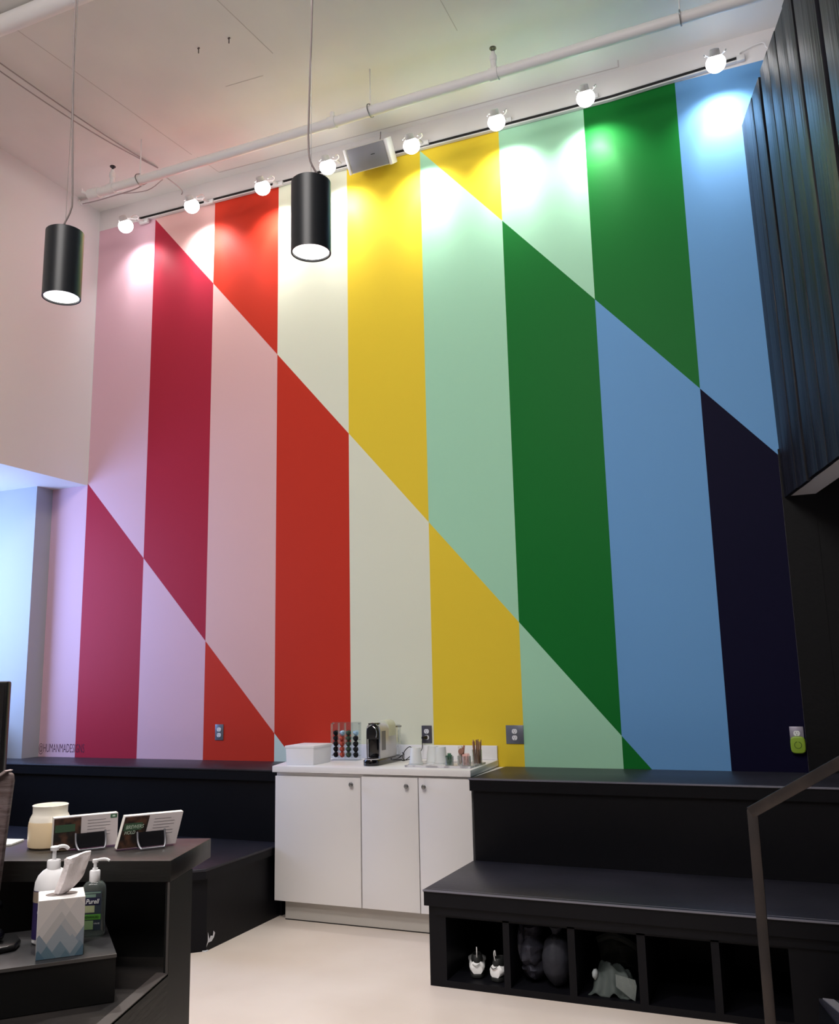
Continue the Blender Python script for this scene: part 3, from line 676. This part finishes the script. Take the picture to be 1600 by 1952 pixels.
# hand sanitiser
sn = thing('hand_sanitizer', 'clear pump bottle of green labelled hand sanitizer', 'bottle', (3.710,-3.728,ZL), AT-.25)
GEL = mat('clear_gel', (200,214,208), rough=.06, trans=.9, ior=1.38)
bp = []
for k in range(32):
    a = 2*math.pi*k/32; bp.append((.0275*math.copysign(abs(math.cos(a))**.6,math.cos(a)), .0175*math.copysign(abs(math.sin(a))**.75,math.sin(a))))
vs = []; secs = [(0,.93),(.004,1),(.105,1),(.114,.92),(.121,.70),(.124,.42)]
for z_, s_ in secs: vs += [(x_*s_, y_*s_, z_) for x_, y_ in bp]
fs = [tuple(range(32))[::-1], tuple(range(5*32,6*32))]+[(j*32+i, j*32+(i+1)%32, (j+1)*32+(i+1)%32, (j+1)*32+i) for j in range(5) for i in range(32)]
MB().add(vs, fs).build('body', GEL, sn)
FQ = face_mat((0,-.0182,0),(1,0,0),(0,0,1))
lb_ = MB().box(-.0215,.0215,.016,.104,0,.0007,FQ).build('label', mat('sanitizer_label',(52,62,74),rough=.35), sn, smooth=False, label='dark front label')
MB().box(-.021,.004,.018,.038,.0008,.0011,FQ).build('label_patch', mat('patch_green',(152,186,130),rough=.5), lb_, smooth=False)
MB().box(-.021,.006,.056,.074,.0008,.0011,FQ).build('label_patch', mat('patch_pale',(184,192,150),rough=.5), lb_, smooth=False)
MB().box(-.021,.008,.090,.097,.0008,.0011,FQ).build('label_patch', mat('patch_teal',(120,150,136),rough=.5), lb_, smooth=False)
MB().box(-.021,.019,.099,.102,.0008,.0011,FQ).build('label_patch', mat('patch_teal',(120,150,136),rough=.5), lb_, smooth=False)
MB().box(-.021,.0205,.040,.052,.0011,.0014,FQ).build('label_band', mat('band_green',(96,168,62),rough=.5), lb_, smooth=False, label='bright green band')
MB().box(-.021,.0185,.072,.089,.0011,.0014,FQ).build('label_band', mat('band_navy',(24,20,62),rough=.5), lb_, smooth=False, label='navy name band')
text('brand_lettering', 'Purell', .0150, mat('print_white',(245,245,245),rough=.5), lb_, FQ@Matrix.Translation((0,.0805,.0018)), xs=.86, shear=.25, offset=.0002)
text('band_lettering', 'ADVANCED', .0072, mat('print_dark_green',(30,72,24),rough=.5), lb_, FQ@Matrix.Translation((0,.046,.0018)), xs=.85)
text('small_lettering', '12 FL OZ', .0042, mat('print_white',(245,245,245),rough=.5), lb_, FQ@Matrix.Translation((.012,.031,.0014)), xs=.8)
MB().lathe([(.0118,.122),(.0125,.124),(.0125,.146),(.011,.148),(.0065,.149),(.0065,.153)],18).build('collar', PLAST, sn)
MB().cyl((0,0,.149),(0,0,.168),.0040,12).build('stem', PLAST, sn)
MB().lathe([(.0065,.165),(.0075,.168),(.0068,.173)],14).tube([(0,0,.170),(.014,-.002,.173),(.026,-.004,.173),(.034,-.005,.169)],.0030,8,4).build('spout', PLAST, sn)

# candle jar on the raised shelf
cj = thing('candle_jar', 'milky cream candle jar on the raised desk shelf', 'candle', (3.402,-3.575,1.0008))
CJ = mat('cream_wax', (250,226,186), rough=.3, spec=.6); CJW = mat('milky_glass_white', (250,244,230), rough=.2)
MB().lathe([(.048,0),(.0535,.004),(.0545,.012),(.0545,.058),(.0530,.068)],36).build('wax_body', CJ, cj)
MB().lathe([(.0532,.066),(.051,.076),(.0475,.083),(.0450,.088),(.0450,.104),(.0465,.109),(.045,.110),(.0435,.108),(.0435,.09)],36,cap=False).build('glass_shoulder', CJW, cj)
MB().lathe([(.0435,.090),(.0435,.093)],36).build('wax_surface', CJW, cj)

# flyer stacks in wire stands
def flyers(p_bl, p_br, h, shear, lab, th, logo, side):
    p_bl = Vector(p_bl); p_br = Vector(p_br); e = (p_br-p_bl); Lw = e.length; e.normalize()
    back = Vector((-e.y, e.x, 0))
    up = (Vector((0,0,1))*math.cos(.22)+back*math.sin(.22)*.5+e*shear).normalized()
    t = thing('flyer_stack', lab, 'flyers', p_bl)
    Q = Matrix((e, up, back)).transposed().to_4x4()     # x along, y up the sheet, z away
    MB().box(0,Lw,.004,h,0,th,Q).build('sheets', mat('flyer_paper',(240,236,226),rough=.6), t, smooth=False)
    fr = MB().box(0,Lw,.004,h,-.0009,-.0003,Q).build('front_page', mat('flyer_front',(206,196,196),rough=.5), t, smooth=False)
    MB().box(.001,Lw*.42,.005,h*.97,-.0014,-.0010,Q).build('photo_print', mat('photo_dark',(34,30,28),rough=.4,rgb2=(86,58,44),scale=(50,50,50)), fr, smooth=False)
    MB().box(.004,Lw*.33,h*.56,h*.78,-.0018,-.0015,Q).build('photo_tint', mat('photo_green',(58,84,62),rough=.5), fr, smooth=False)
    MT = mat('flyer_ink',(140,134,138),rough=.6)
    for k in range(6):
        MB().box(Lw*.52,Lw*(.52+.36*(1 if k%3 else .8)),h*(.84-.09*k),h*(.855-.09*k),-.0013,-.0010,Q).build('text_line', MT, fr, smooth=False)
    if logo:
        MB().box(Lw*.88,Lw*.985,h*.86,h*.975,-.0014,-.0010,Q).build('logo_patch', mat('logo_green',(62,104,74),rough=.5), fr, smooth=False)
        MB().box(Lw*.91,Lw*.955,h*.895,h*.94,-.0018,-.0015,Q).build('logo_mark', mat('logo_pale',(206,222,206),rough=.5), fr, smooth=False)
    else:
        Z = Q@Matrix.Diagonal((1,1,-1,1))
        text('headline', 'BREWERS', .0135, mat('headline_pale',(190,206,186),rough=.5), fr, Z@Matrix.Translation((Lw*.21,h*.66,.0020)), xs=.80)
        text('headline', 'HOLD', .0125, mat('headline_pale',(190,206,186),rough=.5), fr, Z@Matrix.Translation((Lw*.15,h*.50,.0020)), xs=.8)
    return t, e, back, Lw
def stand(p, e, back, Lw, a, b, lab):
    t = thing('wire_stand', lab, 'stand', p)
    f = -back*.006; z = Vector((0,0,1)); g = -back*.030
    W1 = MB().tube([e*a*Lw+f+z*.043, e*a*Lw+f*1.3+g*.3+z*.020, e*(a+.03)*Lw+g+z*.0045, e*(a+.10)*Lw+g*1.1+z*.0035, e*(b-.10)*Lw+g*1.1+z*.0035, e*(b-.03)*Lw+g+z*.0045, e*b*Lw+f*1.3+g*.3+z*.020, e*b*Lw+f+z*.045],.0026,8,5)
    W1.build('wire', mat('grey_wire',(132,132,138),rough=.35,metal=.6), t)
    Q = Matrix((e, z, back)).transposed().to_4x4(); Q.translation = f*1.0
    MB().box(a*Lw,b*Lw,.004,.042,-.0008,.0002,Q).build('clear_lip', mat('smoked_lip',(34,34,38),rough=.2), t, smooth=False)
t, e, bk, Lw = flyers((3.481,-3.640,1.001),(3.580,-3.510,1.001),.085,.02,'stack of landscape flyers with green corner logo beside the candle',.028,True,0)
stand((3.481,-3.640,1.001), e, bk, Lw, .34, .80, 'black and wire display stand under the flyers beside the candle')
t, e, bk, Lw = flyers((3.633,-3.572,1.001),(3.728,-3.452,1.001),.087,.26,'tilted stack of landscape flyers at right end of desk shelf',.028,False,0)
stand((3.633,-3.572,1.001), e, bk, Lw, .34, .80, 'black and wire display stand under the right tilted flyers')

pp = thing('paper_stack', 'white papers lying at far left on the raised desk shelf', 'papers', (3.235,-3.600,1.0008), .15)
MB().prism([(-.16,-.05),(-.03,-.085),(.05,-.0),(.035,.07),(-.16,.06)],0,.004).build('sheets', mat('paper_bright',(250,250,246),rough=.6), pp, smooth=False)
MB().prism([(-.15,.015),(-.04,.005),(-.035,.020),(-.15,.03)],.004,.0043).build('green_print', mat('paper_green',(186,220,190),rough=.6), pp, smooth=False)

# wood-backed tablet stand, black monitor and phone at the far left
wd = thing('wooden_menu_board', 'leaning grey wood board with rounded corner at left frame edge', 'board', (3.512,-3.796,ZL), RZ)
GWD = mat('grey_grain_wood', (112,98,98), rough=.55, rgb2=(92,76,74), scale=(16,16,110), bump=.3, bscale=(20,20,90), detail=6)
bd = []
for (x_, z_) in [(-.26,0),(-.034,0),(-.005,.360),(-.008,.376),(-.020,.383),(-.07,.352),(-.26,.24)]: bd.append((x_, z_))
MB().prism(bd, 0, .016, face_mat((0,.0,0),(1,0,0),(0,0,1))).build('board', GWD, wd, bevel=.003)
MB().prism([(-.26,.243),(-.07,.355),(-.021,.3865),(-.014,.385),(-.021,.380),(-.07,.348),(-.26,.236)], -.003, .026, face_mat((0,.0,0),(1,0,0),(0,0,1))).build('edge_band', mat('board_edge',(176,160,158),rough=.5), wd, label='pale cut top edge')
mo = thing('monitor', 'black screen edge standing at the far left of the desk', 'monitor', (3.05,-3.47,1.0008), RZ+.25)
MB().box(-.50,.04,-.02,.018,.10,.445).build('housing', BLK, mo, bevel=.006)
MB().box(-.49,.03,-.022,-.0205,.112,.432).build('screen', GLOSSB, mo)
MB().box(-.26,-.20,-.01,.012,.01,.11).build('neck', BLK, mo)
MB().box(-.33,-.13,-.08,.08,0,.012).build('foot', BLK, mo, bevel=.003)
ph = thing('desk_phone', 'glossy black desk phone cut by the left frame edge', 'phone', (3.567,-3.884,ZL), AT)
MB().prism([(-.16,-.055),(.0,-.062),(.045,-.045),(.055,.0),(.045,.05),(.0,.07),(-.10,.07),(-.12,.04)],0,.014).build('pad', BLK, ph, bevel=.005)
MB().ball((-.02,-.005,.028),.040,.034,.022,24,14).build('glossy_dome', GLOSSB, ph)
MB().ball((-.004,-.028,.030),.012,.008,.010,14,10).build('button', CHROME, ph)
MB().ball((-.05,.045,.080),.062,.026,.032,22,12).ball((-.05,.045,.045),.02,.02,.035,14,10).build('handset', GLOSSB, ph)
MB().box(-.13,-.012,.03,.05,.110,.116).build('handset_trim', mat('blue_grey_trim',(92,100,128),rough=.3), ph, bevel=.002)

# ------------------------------------------------------------ pendants
def pendant(loc, cordpts, lab, ceil):
    t = thing('pendant_light', lab, 'pendant light', loc, 0, 'black cylinder pendants')
    h = .285; r_ = .075
    MB().lathe([(r_,0),(r_,h),(r_-.002,h+.002)],48,cap=False).lathe([(r_-.006,.006),(r_-.006,.001),(r_,0)],48,cap=False).build('shade', PENB, t)
    MB().lathe([(.004,h+.0045),(r_-.012,h+.004),(r_-.002,h+.002)],48,cap=False).lathe([(.0045,h+.004),(.004,h+.0045)],48).build('cap', PENB, t)
    MB().lathe([(r_-.007,.007),(r_-.007,.010)],40).build('diffuser', DIFF, t)
    MB().tube(cordpts,.0038,8,6).build('cord', CORD, t)
    MB().cyl((.0,.0,h+.003),(0,0,ceil-loc[2]-.001),.0009,6).build('suspension_wire', STEEL, t)
    MB().lathe([(.055,ceil-loc[2]-.022),(.055,ceil-loc[2]-.001)],28).build('canopy', FIXW, t)
    l = bpy.data.lights.new('pendant_lamp','SPOT'); l.energy = PENDANT; l.spot_size = math.radians(92); l.spot_blend = .5; l.shadow_soft_size = .06; l.color = (1,.95,.90)
    o = bpy.data.objects.new('pendant_lamp', l); COL.objects.link(o); o.parent = t; o.location = (0,0,-.004)
    return t
zt = ceil_z(2.69)-2.975
pendant((2.692,-2.958,2.975), [(-.022,-.010,.288),(-.006,0,.33),(.014,.01,.39),(.018,.01,.46),(.004,.004,.8),(-.012,0,1.3),(.004,0,1.9),(0,0,zt-.01)], 'black cylinder pendant hanging at left before the pale wall', ceil_z(2.69))
zt = ceil_z(3.777)-2.995
pendant((3.777,-2.818,2.995), [(.030,.02,.288),(.020,.02,.32),(-.004,.0,.38),(-.012,0,.46),(-.010,0,.60),(.006,0,1.2),(-.002,0,1.9),(0,0,zt-.01)], 'black cylinder pendant hanging in front of the cream and yellow stripes', ceil_z(3.777))

# ------------------------------------------------------------ track and track heads
tk = thing('lighting_track', 'long black and white lighting track along the top of the mural', 'lighting track', (0,0,0))
def tz_(x): return 5.318-.0180*x if x < 4.4 else 5.2388+(x-4.4)*.034
X0, X1 = .43, 5.27
def bar(y0, y1, a, b, x0=X0, x1=X1, seg=12):
    m = MB(); xs = [x0+(x1-x0)*k/seg for k in range(seg+1)]; vs = []; fs = []
    for x_ in xs: vs += [(x_,y0,tz_(x_)+a),(x_,y1,tz_(x_)+a),(x_,y1,tz_(x_)+b),(x_,y0,tz_(x_)+b)]
    for k in range(seg):
        for i in range(4): fs.append((k*4+i,k*4+(i+1)%4,(k+1)*4+(i+1)%4,(k+1)*4+i))
    fs += [(3,2,1,0),(seg*4,seg*4+1,seg*4+2,seg*4+3)]
    return m.add(vs, fs)
bar(-.034,-.008,-.020,-.010).build('channel_flange', FIXW, tk, smooth=False)
bar(-.030,-.008,-.010,.012).build('channel', RAIL, tk, smooth=False)
bar(-.034,-.008,.012,.020).build('channel_flange', FIXW, tk, smooth=False)
MB().box(X1,X1+.05,-.034,-.008,tz_(X1)-.02,tz_(X1)+.02).build('end_feed', FIXW, tk, bevel=.003)
MB().tube([(X1+.02,-.013,tz_(X1)+.03),(5.30,-.013,5.32),(5.427,-.013,5.345),(5.46,-.013,5.29),(5.56,-.013,5.2)],.005,8,4).build('feed_conduit', PIPEW, tk)
HX = [(.518,5.122,'first from the left, over the light pink stripe'),(1.183,5.137,'second from the left, over the peach triangle'),(1.845,5.126,'third from the left, over the orange stripe'),
      (2.412,5.150,'fourth from the left, behind the central pendant'),(3.091,5.132,'fifth from the left, just right of the speaker'),(3.725,5.133,'sixth from the left, over the yellow and mint join'),
      (4.339,5.129,'seventh from the left, over the dark green stripe'),(5.152,5.120,'eighth, rightmost, over the light blue stripe')]
proto = None
aim = Vector((0,.72,-1)).normalized()
for i, (hx, hz, lab) in enumerate(HX):
    full = 'glowing white track spotlight, '+lab
    if proto is None:
        t = thing('track_spotlight', full, 'track light', (hx,-.25,hz), 0, 'track spotlights along the mural')
        Q = Matrix.Translation((0,0,0)) @ aim.to_track_quat('Z','Y').to_matrix().to_4x4()
        MB().lathe([(.020,-.085),(.028,-.080),(.032,-.050),(.050,-.028),(.054,-.020),(.050,-.020)],32,Q,cap=False).lathe([(.001,-.087),(.020,-.085)],32,Q).build('housing', FIXW, t)
        MB().ball((0,0,0),.060,.060,.056,28,16,Q).build('lens', LAMPE, t)
        MB().tube([(-.058,-.02,.05),(-.064,.03,.10),(-.040,.10,.125),(0,.13,.13),(.040,.10,.125),(.064,.03,.10),(.058,-.02,.05)],.004,8,4).build('yoke', FIXW, t)
        MB().tube([(0,.13,.13),(0,.19,.142),(0,.222,.145)],.008,8,3).build('arm', FIXW, t)
        MB().box(-.045,.045,.205,.228,.128,.162).build('adapter', FIXW, t, bevel=.003)
        proto = t
    else:
        t = dup(proto, (hx,-.25,hz), None, full, 'track spotlights along the mural')
    for nm, sz, bl, en in (('spot_narrow', 66, .75, HEAD_NARROW), ('spot_wide', 128, .75, HEAD_WIDE)):
        l = bpy.data.lights.new(nm,'SPOT'); l.energy = en; l.spot_size = math.radians(sz); l.spot_blend = bl; l.shadow_soft_size = .03; l.color = (1,.975,.97)
        o = bpy.data.objects.new(nm, l); COL.objects.link(o); o.parent = t; o.location = aim*.060
        o.rotation_euler = aim.to_track_quat('-Z','Y').to_euler()

# ------------------------------------------------------------ speaker
sp = thing('wall_speaker', 'grey and white box speaker on the wall above the yellow stripe', 'speaker', (2.715,-.14,5.225))
Q = Matrix.Rotation(math.radians(38),4,'X')
MB().box(-.165,.165,-.065,.03,-.09,.085,Q).build('cabinet', FIXW, sp, bevel=.004)
MB().box(-.148,.148,-.072,-.064,-.084,.08,Q).build('grille', mat('grille_grey',(138,138,146),rough=.7), sp, bevel=.002)
MB().box(-.178,-.156,-.074,.035,-.094,.088,Q).build('end_cap', PLAST, sp, bevel=.004)
MB().box(.156,.178,-.074,.035,-.094,.088,Q).build('end_cap', PLAST, sp, bevel=.004)
MB().box(.03,.062,-.0735,-.072,.006,.011,Q).build('badge', BLK, sp)
MB().box(-.02,.02,.02,.128,-.02,.02).build('bracket', FIXW, sp)
MB().tube([(.03,.05,.09),(.04,.08,.17),(.035,.10,.24)],.003,6,4).build('cable', CORD, sp)

# ------------------------------------------------------------ sprinkler pipe
pi = thing('sprinkler_pipe', 'long white sprinkler pipe hung below the ceiling along the mural wall', 'pipe', (0,0,0))
def pz(x): return 5.141
pp_ = lambda x: (x,-.70,pz(x)+.010)
MB().cyl(pp_(.60), pp_(6.6), .034, 20).build('pipe_run', PIPEW, pi)
MB().cyl((.56,-.70,pz(.6)+.011), (.66,-.70,pz(.6)+.009), .042, 20).build('end_cap', PIPEW, pi)
MB().cyl((.545,-.70,pz(.6)+.02), (.50,-.72,pz(.6)+.045), .011, 12).cyl((.505,-.718,pz(.6)+.03),(.502,-.719,pz(.6)+.07),.006,8).build('drain_valve', PIPEW, pi)
for x_ in (.78, 2.70, 3.86):
    MB().cyl((x_-.028,-.70,pz(x_)+.010), (x_+.028,-.70,pz(x_)+.010), .041, 20).build('coupling', PIPEW, pi)
MB().cyl((2.70,-.70,pz(2.7)+.03),(2.70,-.70,pz(2.7)+.085),.016,12).build('plugged_outlet', PIPEW, pi)
for x_, q in ((.78,.225),(3.86,.205)):
    h_ = MB().lathe([(.020,.03),(.018,.10),(.024,.105),(.024,.135),(.015,.15),(.012,.168)],16,Matrix.Translation((x_,-.70,pz(x_)))).build('riser', PIPEW, pi)
    MB().cyl((x_-.008,-.70,pz(x_)+.166),(x_-.008,-.70,pz(x_)+.192),.0025,8).cyl((x_+.008,-.70,pz(x_)+.166),(x_+.008,-.70,pz(x_)+.192),.0025,8).cyl((x_,-.70,pz(x_)+.166),(x_,-.70,pz(x_)+.180),.006,8).lathe([(.022,.192),(.022,.196),(.012,.202)],16,Matrix.Translation((x_,-.70,pz(x_)))).build('sprinkler_head', BLK, h_)
for x_ in (1.05, 2.99, 5.0):
    hg = MB().cyl((x_,-.70,pz(x_)+.05),(x_,-.70,ceil_z(x_)),.0045,8).build('hanger_rod', PIPEW, pi)
    MB().tube([(x_,-.70,pz(x_)+.062),(x_,-.742,pz(x_)+.035),(x_,-.748,pz(x_)+.0),(x_,-.70,pz(x_)-.030),(x_,-.652,pz(x_)+.0),(x_,-.658,pz(x_)+.035),(x_,-.70,pz(x_)+.062)],.004,6,4).build('hanger_ring', STEEL, hg)
cn2 = thing('branch_conduit', 'short white conduit running from left wall below the sprinkler pipe', 'conduit', (0,0,0))
MB().cyl((-.006,-.23,5.462),(.42,-.23,5.462),.019,14).build('tube', PIPEW, cn2)
MB().lathe([(.03,0),(.03,.012)],16,face_mat((-.007,-.23,5.462),(0,1,0),(0,0,1))).build('wall_flange', PIPEW, cn2)
CAB = mat('pale_cable', (168,158,158), rough=.6)
cl = thing('slack_cable', 'thin slack white cable drooping under the sprinkler pipe at left', 'cable', (0,0,0))
MB().tube([(.09,-.30,5.40),(.35,-.42,5.30),(.65,-.55,5.20),(.92,-.60,5.165),(1.05,-.56,5.235),(1.09,-.50,5.287),(1.08,-.35,5.31),(1.0,-.15,5.37),(.90,-.03,5.425)],.005,6,6).build('wire', CAB, cl)
MB().tube([(.75,-.56,5.19),(.95,-.50,5.20),(1.08,-.48,5.27)],.0035,6,5).build('wire', CAB, cl)
for i, (dx, lab) in enumerate(((0,'straight thin cable running across the ceiling toward the mural at left'),(.022,'slightly sagging thin cable beside the straight ceiling cable'))):
    t = thing('ceiling_cable', lab, 'cable', (0,0,0))
    MB().tube([(.72+dx*.2,-4.5,ceil_z(.72)-.008),(.79-dx,-2.6,ceil_z(.8)-.03-i*.02),(.83-dx*1.5,-1.6,ceil_z(.83)-.035-i*.03),(.87-dx,-.9,ceil_z(.87)-.03-i*.02),(.915,-.35,ceil_z(.91)-.008)],.0045,6,6).build('wire', CAB, t)
dc = thing('ceiling_duct', 'large white pipe crossing the ceiling at top left corner', 'duct', (0,0,0))
MB().cyl((-.01,-2.07,ceil_z(0)-.065),(4.6,-2.07,ceil_z(4.6)-.065),.055,28).build('pipe_run', PIPEW, dc)
for x_ in (.7,2.4,4.1):
    MB().box(x_-.012,x_+.012,-2.135,-2.005,ceil_z(x_)-.014,ceil_z(x_)-.0008).tube([(x_,-2.13,ceil_z(x_)-.01),(x_,-2.126,ceil_z(x_)-.07),(x_,-2.07,ceil_z(x_)-.124),(x_,-2.014,ceil_z(x_)-.07),(x_,-2.01,ceil_z(x_)-.01)],.004,6,4).build('strap', STEEL, dc)
for (x_, y_, w) in ((2.072,-1.345,'left'),(2.306,-1.341,'right')):
    t = thing('ceiling_anchor', 'small metal anchor stub poking from the ceiling, %s of the pair' % w, 'anchor', (x_,y_,ceil_z(x_)))
    MB().cyl((0,0,0),(0,0,-.042),.0035,8).build('stud', mat('anchor_metal',(110,98,94),rough=.5,metal=.4), t)
    MB().cyl((-.008,0,-.006),(.008,0,-.006),.004,8).build('clip', mat('anchor_metal',(110,98,94),rough=.5,metal=.4), t)
